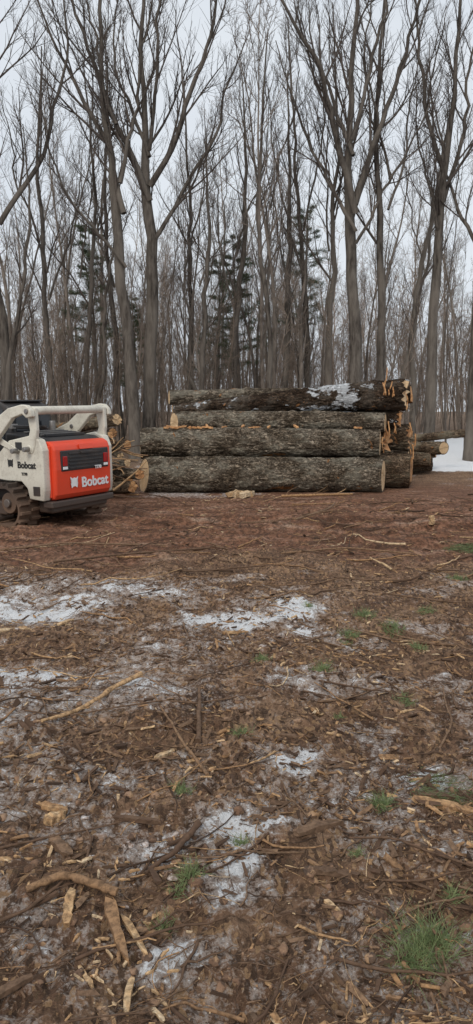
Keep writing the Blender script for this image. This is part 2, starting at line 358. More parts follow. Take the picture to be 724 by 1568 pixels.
def generic(name, seed, Ht, R, n, lo, mats, rmin):
    r = np.random.default_rng(seed); parts = []
    p, q = grow(r, np.zeros((1, 3)), np.array([[r.normal(0, .05), r.normal(0, .05), 1]]), np.array([Ht]), np.array([R]), 16, .045, .03, .12)
    parts.append((*tubes(p, q, 7), 0))
    P, D, l, RR = spawn(r, p, q, np.array([Ht]), n[0], lo, 1, .3, .8, .16, .34, .55, rmin * 2)
    p1, r1 = grow(r, P, D, l, RR, 7, .09, .11); parts.append((*tubes(p1, r1, 4), 0))
    P, D, l, RR = spawn(r, p1, r1, l, n[1], .1, 1, .35, .8, .35, .65, .6, rmin * 1.2)
    p2, r2 = grow(r, P, D, l, RR, 4, .12, .07); parts.append((*tubes(p2, r2, 3), 1))
    P, D, l, RR = spawn(r, p2, r2, l, n[2], .1, 1, .35, .8, .4, .7, .6, rmin)
    p3, r3 = grow(r, P, D, np.maximum(l, .3), RR, 3, .14, .04, .5); parts.append((*tubes(p3, r3, 3), 1))
    return build(name, parts, mats, do_link=False).data
protos = [generic('far_tree_mesh%d' % i, 100 + i, [13, 15, 17, 14, 19, 16, 12, 18][i], rng.uniform(.06, .16), (14, 6, 5), rng.uniform(.2, .5), [M_far_haze, M_fartwig_haze], .0068) for i in range(8)]
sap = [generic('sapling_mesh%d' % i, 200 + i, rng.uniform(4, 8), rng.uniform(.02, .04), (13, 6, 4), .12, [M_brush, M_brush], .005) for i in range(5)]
DT = empty('distant_trees')
def scatter(meshes, count, ya, yb_, parent, name, s0, s1, xw=.5):
    for i in range(count):
        y = math.exp(rng.uniform(math.log(ya), math.log(yb_))); x = rng.uniform(-xw, xw) * y * 1.0
        if x > 4.6 and y < 40 and rng.random() < .85: continue
        o = bpy.data.objects.new(name, meshes[rng.integers(len(meshes))]); link(o, parent)
        sc = rng.uniform(s0, s1); o.scale = (sc * rng.uniform(.7, 1.4),) * 2 + (sc,); o.rotation_euler = (rng.normal(0, .06), rng.normal(0, .06), rng.uniform(0, 6.28))
        o.location = (x, y, h1(x, y) - .05)
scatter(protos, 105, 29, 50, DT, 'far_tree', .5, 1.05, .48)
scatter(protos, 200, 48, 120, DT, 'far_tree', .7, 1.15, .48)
US = empty('forest_underbrush')
scatter(sap, 260, 26.5, 45, US, 'sapling', .35, 1.0, .5)
scatter(sap, 480, 40, 95, US, 'sapling', .6, 1.6, .5)

r_ = np.random.default_rng(5)
q = resample([(-1.9, 29, 3.2, .07), (-1.2, 29, 1.9, .09), (-.6, 29.2, .3, .12)], 10, r_, .02)
build('fallen_tree', [(*tubes(q[None, :, :3], q[None, :, 3], 8), 0)], [M_tree])

# pines
def mat_needle(name, a, b_):
    m, nt, b = newmat(name)
    f = noise(nt, mapping(nt, (1, 1, 1)), 1.3, 4)
    nt.links.new(ramp(nt, f, [(.3, a), (.7, b_)]), b.inputs['Base Color'])
    b.inputs['Roughness'].default_value = .8; b.inputs['Specular IOR Level'].default_value = .2; return m
M_needle = mat_needle('pine_needles', (.055, .075, .042), (.12, .145, .08))
M_needle2 = mat_needle('cut_pine_needles', (.08, .11, .05), (.16, .20, .09))
def needles(r, P, D, cnt, L, W, spread, jit=.03):
    idx = r.integers(len(P), size=cnt); d = nrm(D[idx] + r.normal(0, spread, (cnt, 3))); p = P[idx] + r.normal(0, jit, (cnt, 3)) * np.array([1, 1, .5])
    q = nrm(np.cross(d, r.normal(0, 1, (cnt, 3)))); l = L * r.uniform(.6, 1.2, (cnt, 1))
    V = np.stack([p - q * W, p + q * W, p + d * l], 1).reshape(-1, 3)
    return V, np.arange(cnt * 3).reshape(-1, 3)
def pine(x, y, Ht, seed, lo=.35, wid=.22, cnt=22000):
    r = np.random.default_rng(seed); parts = []
    p, q = grow(r, np.array([[x, y, h1(x, y) - .1]]), np.array([[0, 0, 1.]]), np.array([Ht]), np.array([.12]), 14, .015, .05, .15)
    parts.append((*tubes(p, q, 8), 0))
    P, D, l, R = spawn(r, p, q, np.array([Ht]), 50, lo, .99, 1.15, 1.6, wid * .5, wid * 1.25, .4, .01, .75)
    p1, r1 = grow(r, P, D, l, R, 6, .08, .015); parts.append((*tubes(p1, r1, 4), 0))
    P, D, l2, R = spawn(r, p1, r1, l, 12, .2, 1, .5, 1.0, .25, .5, .5, .005)
    D = nrm(D * np.array([1, 1, .3]))
    p2, r2 = grow(r, P, D, l2, R, 5, .1, .03); parts.append((*tubes(p2, r2, 3), 0))
    PP = p2[:, 1:].reshape(-1, 3); DD = np.repeat(nrm(p2[:, -1] - p2[:, 0]), 5, 0)
    parts.append((*needles(r, PP, DD, cnt, .13, .006, .7, .05), 1))
    build('pine_tree', parts, [M_tree, M_needle])
pine(-6.5, 34, 10.2, 1, .45); pine(.2, 33, 9.4, 2, .4); pine(2.9, 34, 10.8, 3, .5, .2, 16000); pine(-.9, 36, 8.8, 4, .35, .26, 18000); pine(-5.2, 38, 7.5, 5, .35)

# ---------------------------------------------------------------- logs
def make_log(name, p0, p1, r0, r1, bark=0, cutL=0.0, cutR=0.0, wood=None, parent=None, nl=150, na=96, bow=.03, seed=0, cutLz=0, cutRz=0, rag=.0):
    p0 = Vector(p0); p1 = Vector(p1); ax = p1 - p0; L = ax.length; xa = ax.normalized()
    ya = Vector((0, 0, 1)).cross(xa).normalized(); za = xa.cross(ya)
    if L < 2.6: nl = 60
    V = np.zeros((nl + 1, na, 3)); ang = np.arange(na) * 2 * np.pi / na; ph = seed * 7.31
    knots = [(random.uniform(.1, .9) * L, random.uniform(0, 6.28), random.uniform(.05, .1)) for _ in range(5)]
    for i in range(nl + 1):
        t = i / nl; s_ = t * L; r = r0 + (r1 - r0) * t
        by = bow * math.sin(t * 3.0 + ph); bz = bow * .6 * math.sin(t * 3.6 + ph * 1.7)
        for j in range(na):
            c, sn_ = math.cos(ang[j]), math.sin(ang[j])
            big = mnoise.noise((s_ * .9 + ph, c * .9, sn_ * .9)) * .09 + mnoise.noise((s_ * 3.5 + ph, c * 2, sn_ * 2)) * .05
            rid = abs(mnoise.noise((s_ * 5 + ph, c * r * 20, sn_ * r * 20))) * -.06 + abs(mnoise.noise((s_ * 14 + ph, c * r * 42, sn_ * r * 42))) * -.045
            kn = 0
            for ks, ka, kr in knots:
                dd = ((s_ - ks) ** 2 + (r * ((ang[j] - ka + 3.14159) % 6.28318 - 3.14159)) ** 2) / (kr * kr)
                if dd < 6: kn += kr * .6 * math.exp(-dd)
            rr = r * (1 + big) + rid * min(1, r / .28) + kn * min(1, r / .25) + .012
            V[i, j] = (s_, by + rr * c, bz + rr * sn_)
    sgn = 1 if ya.y > 0 else -1
    c = np.cos(ang) * sgn; sz = np.sin(ang)
    jag = np.array([mnoise.noise((a_ * 3.0, seed * 3.1, 1.0)) for a_ in ang]) * rag
    fall = np.clip(1 - np.arange(nl + 1) / nl * L / 1.2, 0, 1)
    V[:, :, 0] += fall[:, None] * (-c * cutL + -sz * cutLz)[None] * r0
    fall2 = np.clip(1 - (L - np.arange(nl + 1) / nl * L) / 1.2, 0, 1)
    V[:, :, 0] += fall2[:, None] * (c * cutR + sz * cutRz + jag)[None] * r1
    Vv = V.reshape(-1, 3); i, j = np.meshgrid(np.arange(nl), np.arange(na), indexing='ij'); j2 = (j + 1) % na
    Q = np.stack([i * na + j, i * na + j2, (i + 1) * na + j2, (i + 1) * na + j], -1).reshape(-1, 4)
    parts = [(Vv, Q, 0)]
    for end in (0, nl):
        ring = V[end]; cen = ring.mean(0); fr = [1, .91, .6, .3, .02]; rr = []
        for f in fr:
            w_ = cen + (ring - cen) * f
            w_[:, 0] += rng.normal(0, .006, na) * (f < .91); rr.append(w_)
        rr = np.array(rr)
        for k0, k1, mm in ((0, 2, 0), (1, 5, 1)):
            sub = rr[k0:k1]; n = len(sub); i, j = np.meshgrid(np.arange(n - 1), np.arange(na), indexing='ij'); j2 = (j + 1) % na
            Qc = np.stack([i * na + j, i * na + j2, (i + 1) * na + j2, (i + 1) * na + j], -1).reshape(-1, 4)
            if end == 0: Qc = Qc[:, ::-1]
            parts.append((sub.reshape(-1, 3), Qc, mm))
    o = build(name, parts, [M_bark[bark], wood or M_wood], parent)
    o.matrix_world = Matrix(((xa.x, ya.x, za.x, p0.x), (xa.y, ya.y, za.y, p0.y), (xa.z, ya.z, za.z, p0.z), (0, 0, 0, 1)))
    return o
LG = 'log'
make_log(LG, (-2.02, 15.6, .36), (3.17, 15.5, .36), .40, .37, 0, .42, .30, seed=1, cutLz=-.1)
make_log(LG, (-2.12, 15.95, 1.04), (3.16, 15.9, 1.04), .345, .295, 0, .1, .22, seed=2)
make_log(LG, (-1.7, 16.45, .4), (3.95, 16.35, .4), .37, .38, 1, .2, .2, M_wood2, seed=3)
make_log(LG, (-1.5, 17.3, .4), (4.2, 17.2, .38), .37, .36, 1, .2, .3, M_wood2, seed=4)
make_log(LG, (-1.42, 16.55, 1.50), (3.38, 16.4, 1.47), .25, .22, 0, .5, .28, seed=5, bow=.05)
make_log(LG, (-1.6, 16.75, 1.02), (3.50, 16.7, 1.0), .3, .3, 1, .8, .35, M_wood2, seed=6, rag=.6)
make_log(LG, (-1.3, 17.4, 1.1), (4.12, 17.3, 1.12), .3, .32, 1, .2, .3, M_wood2, seed=7, rag=.4)
make_log(LG, (-1.5, 17.15, 1.6), (3.8, 16.95, 1.55), .15, .2, 2, .6, .35, M_wood2, seed=8, rag=.6)
make_log(LG, (-1.5, 17.0, 1.79), (3.9, 16.9, 2.11), .14, .37, 2, .2, .3, M_wood, seed=9, bow=.05, rag=.5)
make_log(LG, (-1.62, 17.5, 2.10), (3.8, 17.6, 2.08), .17, .22, 0, .2, .2, seed=10, bow=.05)
make_log(LG, (1.6, 17.6, 1.75), (4.22, 17.5, 2.14), .2, .23, 2, .2, .3, M_wood2, seed=11)
make_log(LG, (-.9, 18.1, .42), (4.3, 18.0, .4), .38, .38, 1, .2, .3, seed=12)
make_log(LG, (3.9, 19.6, .45), (5.35, 19.9, .42), .2, .2, 1, .2, .5, M_wood2, seed=13)
make_log(LG, (4.2, 20.2, .78), (5.75, 20.0, .74), .16, .18, 1, .2, .9, seed=14)
make_log(LG, (4.4, 20.2, .25), (5.6, 20.6, .27), .22, .2, 1, .2, .5, M_wood2, seed=15)
make_log(LG, (4.6, 21.2, .98), (6.9, 21.8, 1.1), .10, .12, 1, .2, .5, M_wood2, seed=16, bow=.05)
make_log(LG, (4.8, 21.3, .55), (5.9, 21.3, .62), .22, .22, 1, .2, .4, M_wood2, seed=17)
for k, (a, b_, ra, rb, bk) in enumerate([
    ((-4.4, 15.6, 1.35), (-2.44, 15.0, 1.53), .11, .12, 1), ((-4.6, 15.9, .9), (-2.3, 15.3, 1.0), .12, .10, 1), ((-4.3, 16.3, .6), (-2.0, 14.7, .42), .11, .10, 0),
    ((-4.2, 15.2, .3), (-2.25, 14.7, .66), .09, .08, 0), ((-4.5, 15.0, .16), (-2.1, 14.4, .2), .11, .12, 1), ((-4.6, 16, .35), (-2.35, 15.6, .3), .16, .14, 1),
    ((-3.6, 16.6, 1.3), (-2.4, 15.2, .8), .07, .06, 1), ((-4.4, 15.4, .65), (-2.6, 15.0, 1.25), .09, .07, 0), ((-4.3, 16.2, 1.15), (-2.65, 15.4, 1.28), .11, .10, 2)]):
    make_log('cut_branch', a, b_, ra, rb, bk, .3, .45, M_wood if k % 3 == 0 else M_wood2, seed=20 + k, na=32, nl=60, bow=.06, rag=.6)

def shard(p, d, L, W, T_, seed=0):
    r = random.Random(seed); d = Vector(d).normalized(); up = Vector((0, 0, 1)) if abs(d.z) < .8 else Vector((1, 0, 0))
    a = d.cross(up).normalized(); c = a.cross(d); p = Vector(p); n = 8; V = []; k1 = r.uniform(0, .6); k2 = r.uniform(-1, 1)
    for i in range(n):
        t = i / (n - 1); w_ = W * r.uniform(.65, 1.0) * (1 - .8 * max(0, t - k1 - .3)) * (.6 if i in (0, n - 1) else 1); th = T_ * r.uniform(.6, 1)
        for sx, sy in ((-1, -1), (1, -1), (1, 1), (-1, 1)):
            V.append(p + d * (L * t + r.uniform(-.07, .07) * L) + a * (sx * w_ + k2 * math.sin(t * 3) * W * .5) + c * (sy * th + r.uniform(-.3, .3) * T_) + c * math.sin(t * 3) * L * .03)
    Q = [(i * 4 + j, i * 4 + (j + 1) % 4, i * 4 + 4 + (j + 1) % 4, i * 4 + 4 + j) for i in range(n - 1) for j in range(4)] + [(3, 2, 1, 0), tuple((n - 1) * 4 + j for j in range(4))]
    return np.array([tuple(v) for v in V]), np.array(Q)
sp = []
for k in range(26):
    x = [3.35, 3.5, 3.62, 4.05, 3.9, 3.42, 3.3, 4.0][k % 8] + random.uniform(-.07, .07)
    z = [2.3, 2.2, 1.35, 1.3, 1.95, 1.35, 1.0, .7][k % 8] + random.uniform(-.15, .1)
    sp.append((*shard((x, 16.38 + random.uniform(-.1, .15), z), (random.uniform(-.3, .3), -.1, random.choice((-1, 1))), random.uniform(.12, .34), random.uniform(.02, .045), .012, seed=k), 0))
for k in range(20):
    x = random.uniform(-1.5, 2.9); sp.append((*shard((x, 15.8 + random.uniform(0, .15), 1.37), (random.uniform(-1, 1), .2, .05), random.uniform(.08, .3), .03, .022, seed=50 + k), 0))
build('wood_splinters', sp, [M_wood2], smooth=False)

# ---------------------------------------------------------------- debris
def mat_debris():
    m, nt, b = newmat('wood_debris')
    a = attrn(nt, 'rnd')
    c = ramp(nt, a, [(0, (.04, .025, .018)), (.3, (.12, .072, .047)), (.55, (.22, .14, .088)), (.75, (.41, .235, .115)), (.88, (.59, .39, .21)), (1, (.72, .56, .37))])
    f = noise(nt, mapping(nt, (1, 1, 1)), 45, 5, .7)
    c = mix(nt, ramp(nt, f, [(.38, .7), (.58, 0)]), c, (.065, .04, .025))
    nt.links.new(c, b.inputs['Base Color']); b.inputs['Roughness'].default_value = .85; b.inputs['Specular IOR Level'].default_value = .2; bump(nt, b, f, .6, .006); return m
M_deb = mat_debris()
def rpos(n, ya, yb_, pw=.52, ex=.25):
    y = np.exp(rng.uniform(np.log(ya), np.log(yb_), n)); x = rng.uniform(-1, 1, n) * (y * pw + ex); return x, y
def chips(name, n, ya, yb_, l0, l1, asp, th, bias):
    x, y = rpos(n, ya, yb_)
    cl = fbm(x * 1.5, y * 1.5, 66, 3); keep = rng.random(n) < np.clip((cl - .32) * 3.2, .08, 1); x = x[keep]; y = y[keep]; n = len(x)
    L = rng.uniform(0, 1, n) ** 2.2 * (l1 - l0) + l0; L = L * (1 + .05 * np.clip(y - 4, 0, 6))
    W = L * rng.uniform(asp[0], asp[1], n); Th = np.minimum(L * .2, th) * rng.uniform(.4, 1, n)
    az = rng.uniform(0, 6.28, n); pit = rng.normal(0, .3, n)
    d = np.stack([np.cos(az) * np.cos(pit), np.sin(az) * np.cos(pit), np.sin(pit)], -1)
    up = nrm(np.stack([rng.normal(0, .45, n), rng.normal(0, .45, n), np.ones(n)], -1)); a = nrm(np.cross(d, up)); c = np.cross(a, d)
    P = np.stack([x, y, H(x, y) + Th * .6 + rng.uniform(0, .006, n)], -1)
    V = []
    for sx, sy, sz in ((-1, -1, -1), (1, -1, -1), (1, 1, -1), (-1, 1, -1), (-1, -1, 1), (1, -1, 1), (1, 1, 1), (-1, 1, 1)):
        jl = rng.uniform(.55, 1, (n, 1)); jw = rng.uniform(.3, 1, (n, 1))
        V.append(P + d * (sx * L[:, None] * .5 * jl) + a * (sy * W[:, None] * .5 * jw) + c * (sz * Th[:, None] * .5))
    V = np.stack(V, 1).reshape(-1, 3); o = (np.arange(n) * 8)[:, None, None]
    F = np.array([(0, 3, 2, 1), (4, 5, 6, 7), (0, 1, 5, 4), (1, 2, 6, 5), (2, 3, 7, 6), (3, 0, 4, 7)])[None]
    rv = np.repeat(np.clip(rng.beta(*bias, n), 0, 1), 8)
    build(name, [(V, (F + o).reshape(-1, 4), 0)], [M_deb], attr={'rnd': rv}, smooth=False)
chips('wood_chips', 21000, 1.45, 15, .006, .065, (.10, .4), .006, (1.8, 1.4))
chips('bark_fragments', 8000, 1.45, 14, .02, .13, (.12, .3), .012, (1.6, 2.2))
chips('sawdust_crumbs', 28000, 1.45, 9, .003, .011, (.3, .9), .003, (2.0, 1.5))

def clods(name, n, ya, yb_, s0, s1, mat, seed, cen=None):
    r = np.random.default_rng(seed); bm = bmesh.new(); bmesh.ops.create_icosphere(bm, subdivisions=2, radius=1); bv = np.array([v.co[:] for v in bm.verts]); bf = np.array([[v.index for v in f.verts] for f in bm.faces]); bm.free()
    x, y = rpos(n, ya, yb_)
    if cen: x = cen[0] + r.normal(0, cen[2], n); y = cen[1] + r.normal(0, cen[2], n)
    sc = r.uniform(0, 1, n) ** 2.5 * (s1 - s0) + s0; V = bv[None] * (1 + r.normal(0, .2, (n, len(bv), 1)))
    V = V * (sc[:, None] * r.uniform(.6, 1.4, (n, 3)))[:, None, :] * np.array([1, 1, .6]); V = V + np.stack([x, y, H(x, y)], -1)[:, None, :]
    F = (bf[None] + (np.arange(n) * len(bv))[:, None, None]).reshape(-1, 3); build(name, [(V.reshape(-1, 3), F, 0)], [mat])
ms, nt_, b_s = newmat('soil_clods'); _, n1_, n2_, n3_, c_ = soil(nt_); nt_.links.new(c_, b_s.inputs['Base Color']); b_s.inputs['Roughness'].default_value = .95; bump(nt_, b_s, n3_, .8, .01)
clods('soil_clods', 2200, 1.45, 13, .005, .024, ms, 1)
mi_, nt_, b_s = newmat('dirty_ice'); f_ = noise(nt_, mapping(nt_, (1, 1, 1)), 35, 5, .7); nt_.links.new(ramp(nt_, f_, [(.42, (.20, .13, .09)), (.55, (.45, .38, .34)), (.7, (.65, .64, .64))]), b_s.inputs['Base Color']); b_s.inputs['Roughness'].default_value = .6; bump(nt_, b_s, f_, .7, .01)
clods('ice_lumps', 50, 1, 2, .005, .018, mi_, 2, (-.3, 2.58, .13)); clods('ice_lumps', 50, 1, 2, .008, .025, mi_, 3, (.25, 5.6, .3)); clods('ice_lumps', 50, 1, 2, .008, .025, mi_, 5, (-1.5, 5.6, .4))

def twigset(name, n, ya, yb_, l0, l1, r0, r1, bias, seed, lift=.01, bd=.2, horiz=.4):
    r = np.random.default_rng(seed); x, y = rpos(n, ya, yb_)
    L = r.uniform(0, 1, n) ** 1.7 * (l1 - l0) + l0; az = r.uniform(0, 6.28, n); m = 8
    az = np.where(r.random(n) < horiz, r.normal(0, .5, n), az)
    bend = np.cumsum(r.normal(0, bd, (n, m)), 1)
    st = np.stack([np.cos(az[:, None] + bend), np.sin(az[:, None] + bend)], -1) * (L / m)[:, None, None]
    xy = np.cumsum(st, 1) + np.stack([x, y], -1)[:, None, :]
    R = r.uniform(r0, r1, n) * (1 + .1 * np.clip(y - 3, 0, 8)); t = np.linspace(1, .45, m)
    zz = H(xy[..., 0], xy[..., 1]); zl = zz.mean(1, keepdims=True)
    z = np.maximum(zz, zl) + R[:, None] * .7 + np.abs(r.normal(0, lift, (n, 1))) * np.linspace(0, 1, m)[None]
    P = np.concatenate([xy, z[..., None]], -1); V, Q = tubes(P, R[:, None] * t[None], 5)
    rv = np.repeat(r.beta(*bias, n), m * 5)
    build(name, [(V, Q, 0)], [M_deb], attr={'rnd': rv})
twigset('twigs', 2800, 1.45, 14, .03, .3, .001, .0028, (1.8, 2.0), 1, .01, .24, .3)
twigset('sticks', 380, 1.6, 14, .15, .75, .003, .007, (1.9, 2.1), 2, .02, .18, .3)
twigset('branches', 130, 6.6, 14.8, .3, 1.4, .004, .011, (2.0, 1.9), 3, .06, .22)

r = np.random.default_rng(77); nb = 90
P = np.stack([r.uniform(-4.4, -2.3, nb), r.uniform(14.2, 15.6, nb), r.uniform(.05, 1.15, nb)], -1)
D = nrm(np.stack([r.normal(.6, .7, nb), r.normal(-.2, .5, nb), r.normal(.05, .25, nb)], -1))
p_, q_ = grow(r, P, D, r.uniform(.4, 1.1, nb), r.uniform(.008, .03, nb), 6, .1, -.02, .5); p_[..., 2] = np.maximum(p_[..., 2], .04)
V_, Q_ = tubes(p_, q_, 6); build('brush_pile', [(V_, Q_, 0)], [M_deb], attr={'rnd': np.repeat(r.beta(2.5, 1.6, nb), 7 * 6)})

def stick(name, pts, r0, r1, tone, k=8, side=0, seed=0):
    r = np.random.default_rng(seed + 900)
    pp = [(x, y, h1(x, y) + dz + r0 * .8, 0) for x, y, dz in pts]
    q = resample([(a, b, c, r0 + (r1 - r0) * i / (len(pp) - 1)) for i, (a, b, c, _) in enumerate(pp)], 22, r, .003)
    q[:, 3] *= r.uniform(.8, 1.2, 22)
    parts = [(*tubes(q[None, :, :3], q[None, :, 3], k), 0)]; nv = 22 * k
    for e in (0, 21):
        Vc = np.vstack([parts[0][0][e * k:(e + 1) * k], q[e, :3][None]]); Fc = np.array([(j, (j + 1) % k, k) for j in range(k)]); parts.append((Vc, Fc, 0)); nv += k + 1
    if side:
        P, D, l, R = spawn(r, q[None, :, :3], q[None, :, 3], plen(q[None, :, :3]), side, .2, .95, .5, .9, .2, .5, .5, .0012)
        D[:, 2] = np.abs(D[:, 2]) * .3; D = nrm(D)
        p1, r1_ = grow(r, P, D, l, R, 6, .1, -.01); v, f = tubes(p1, r1_, 5); parts.append((v, f, 0)); nv += len(v)
    build(name, parts, [M_deb], attr={'rnd': np.full(nv, tone) + r.normal(0, .015, nv)})
stick('branch', [(-.99, 3.48, .01), (-.86, 3.66, .02), (-.72, 3.92, .03), (-.57, 4.13, .03)], .009, .015, .84, side=1, seed=1)
stick('branch', [(-.465, 3.85, .03), (-.3, 3.4, .03), (-.13, 3.04, .0)], .005, .009, .6, side=2, seed=2)
stick('branch', [(-.21, 3.9, .05), (-.205, 3.6, .02), (-.19, 3.37, 0)], .009, .014, .4, side=1, seed=3)
stick('branch', [(-.71, 2.24, .015), (-.6, 2.31, .025), (-.50, 2.30, .03), (-.41, 2.27, .015)], .012, .015, .64, side=1, seed=4)
stick('branch', [(-.33, 2.41, .01), (-.24, 2.5, .03), (-.15, 2.66, .04)], .008, .013, .3, side=1, seed=5)
stick('branch', [(-.95, 2.5, .0), (-.7, 2.6, .02), (-.46, 2.72, .01)], .006, .003, .35, side=2, seed=6)
stick('branch', [(.84, 5.35, .02), (1.2, 5.15, .03), (1.6, 5.05, .02)], .008, .011, .55, side=3, seed=7)
stick('branch', [(.5, 2.16, .01), (.65, 2.22, .03), (.82, 2.24, .02)], .003, .004, .5, side=2, seed=8)
stick('branch', [(.44, 2.62, .01), (.6, 2.55, .03), (.85, 2.38, .02)], .004, .005, .35, side=3, seed=9)
stick('branch', [(.62, 1.98, .01), (.61, 1.85, .02), (.55, 1.65, .03)], .004, .004, .5, side=0, seed=10)
stick('branch', [(-1.35, 3.7, .01), (-.9, 3.6, .02), (-.4, 3.72, .01)], .005, .004, .4, side=3, seed=11)
stick('branch', [(-2.0, 7.7, .03), (-1.2, 7.9, .04), (-.3, 8.1, .03)], .014, .01, .35, side=4, seed=12)
stick('branch', [(-3.2, 8.8, .03), (-2.2, 9.0, .05), (-.9, 9.0, .03)], .014, .01, .55, side=4, seed=13)
stick('branch', [(1.4, 4.2, .03), (1.7, 4.6, .03), (1.4, 5.2, .05)], .007, .005, .5, side=4, seed=14)
stick('branch', [(.9, 10.8, .05), (1.5, 11.6, .1), (1.7, 12.3, .12)], .02, .012, .55, side=5, seed=15)
stick('branch', [(-1.0, 7.3, .03), (-.4, 7.1, .04), (.4, 7.4, .03)], .012, .008, .4, side=4, seed=16)
stick('branch', [(.5, 7.9, .03), (1.3, 8.2, .04), (2.0, 8.0, .03)], .012, .008, .6, side=5, seed=17)
stick('branch', [(1.2, 6.4, .02), (1.9, 6.1, .04), (2.6, 6.3, .03)], .01, .007, .45, side=5, seed=18)
stick('branch', [(.95, 3.3, .01), (1.15, 3.6, .03), (1.2, 4.0, .03)], .006, .004, .55, side=4, seed=19)
stick('branch', [(-.9, 2.05, .01), (-.7, 2.15, .02), (-.55, 2.38, .02)], .007, .005, .35, side=2, seed=20)
stick('branch', [(.9, 14.2, .03), (1.6, 13.9, .1), (2.3, 14.2, .05)], .03, .02, .75, side=3, seed=21)

def chunk(name, p, q_, W, T_, tone, seed):
    x0, y0 = p; x1, y1_ = q_; z0 = h1(x0, y0) + T_ * .8; z1 = h1(x1, y1_) + T_ * .8
    d = Vector((x1 - x0, y1_ - y0, z1 - z0)); V, Q = shard((x0, y0, z0), d, d.length, W, T_, seed=seed)
    r = np.random.default_rng(seed)
    build(name, [(V, Q, 0)], [M_deb], attr={'rnd': np.full(len(V), tone) + r.normal(0, .05, len(V))}, smooth=False)
for k, a in enumerate([((-.56, 2.27), (-.545, 2.12), .018, .012, .84), ((-.43, 2.24), (-.335, 2.0), .022, .012, .66), ((-.31, 1.95), (-.305, 1.8), .012, .008, .9), ((-.38, 2.2), (-.28, 2.02), .012, .006, .88),
    ((.23, 2.6), (.42, 2.69), .022, .014, .45), ((.27, 2.38), (.44, 2.39), .018, .012, .4), ((.76, 2.87), (1.0, 2.78), .024, .014, .76), ((.8, 2.93), (.95, 2.9), .02, .012, .4),
    ((-.99, 2.45), (-.76, 2.47), .016, .01, .85), ((-.77, 2.72), (-.71, 2.78), .03, .018, .85), ((-.72, 2.6), (-.62, 2.5), .025, .014, .55), ((-1.75, 5.05), (-1.55, 5.2), .045, .012, .92), ((-1.35, 5.3), (-1.28, 5.5), .025, .01, .9),
    ((-.38, 3.2), (-.3, 3.3), .018, .01, .9), ((-.1, 5.2), (.08, 5.25), .02, .01, .8), ((-.2, 14.5), (.3, 14.6), .13, .07, .9), ((.1, 14.4), (.35, 14.7), .09, .07, .97),
    ((-.35, 2.14), (-.21, 2.12), .012, .008, .6), ((.3, 2.25), (.35, 2.21), .01, .006, .9), ((-.6, 1.9), (-.75, 1.78), .015, .01, .4), ((1.2, 3.3), (1.33, 3.25), .025, .012, .75), ((-.5, 2.75), (-.3, 2.72), .015, .01, .35),
    ((-.25, 1.85), (-.2, 1.78), .008, .005, .95), ((-.48, 2.0), (-.42, 1.9), .009, .006, .9), ((.9, 2.2), (1.02, 2.25), .014, .008, .5), ((-.95, 2.2), (-.8, 2.18), .014, .01, .45), ((.1, 2.15), (.2, 2.2), .012, .008, .4), ((-.85, 2.85), (-.7, 2.8), .02, .012, .8)]):
    chunk('wood_chunk', a[0], a[1], a[2], a[3], a[4], k)
rr = np.random.default_rng(8); cp = []; cr = []
for k in range(560):
    cx, cy, hero = [(.65, 4.7, 1), (.9, 4.85, 1), (.55, 5.6, 1), (1.1, 7.0, 0), (-.1, 14.2, 0), (2.6, 8.0, 0), (.9, 8.6, 0), (-1.5, 5.4, 1), (2.2, 6.2, 0), (-.42, 2.0, 0), (1.4, 12.5, 0), (.2, 6.3, 0), (-.8, 12.8, 0), (2.4, 11.5, 0), (3.2, 9.5, 0), (-.7, 2.4, 0), (1.8, 14.0, 0), (-.5, 10.5, 0)][k % 18]
    x = cx + rr.normal(0, .06 + .055 * cy); y = cy + rr.normal(0, .02 + .04 * cy); az = rr.normal(0, .8); L = rr.uniform(.02, .08) * (.4 + cy * .1)
    y = min(y, 14.9)
    v, f = shard((x, y, h1(x, y) + .008), (math.cos(az), math.sin(az), rr.normal(0, .15)), L, L * rr.uniform(.07, .16), .004, seed=k); cp.append((v, f, 0)); cr.append(np.full(len(v), rr.uniform(.75, 1)))
build('pale_wood_slivers', cp, [M_deb], attr={'rnd': np.concatenate(cr)}, smooth=False)
stick('stake', [(2.95, 10.75, 0), (2.94, 10.75, .14)], .045, .04, .9, seed=30)

# ---------------------------------------------------------------- green tufts
def mat_grass():
    m, nt, b = newmat('grass_green'); f = noise(nt, mapping(nt, (1, 1, 1)), 30, 3)
    nt.links.new(ramp(nt, f, [(.32, (.10, .135, .05)), (.5, (.17, .23, .09)), (.68, (.30, .33, .15))]), b.inputs['Base Color']); b.inputs['Roughness'].default_value = .6; return m
M_grass = mat_grass()
def tuft(name, x, y, rad, hgt, n, seed, flat=1.0):
    r = np.random.default_rng(seed + 400); n = int(n * .85); px = x + r.normal(0, rad * .5, n); py = y + r.normal(0, rad * .5, n)
    P = np.stack([px, py, H(px, py)], -1); az = r.uniform(0, 6.28, n); til = r.uniform(.15, 1.25, n) * flat
    D = np.stack([np.cos(az) * np.sin(til), np.sin(az) * np.sin(til), np.cos(til)], -1); L = hgt * r.uniform(.4, 1.15, n)
    p, q = grow(r, P, D, L, np.full(n, .0009 * (1 + .2 * y)), 4, .1, -.16, .2); v, f = tubes(p, q, 3)
    build(name, [(v, f, 0)], [M_grass])
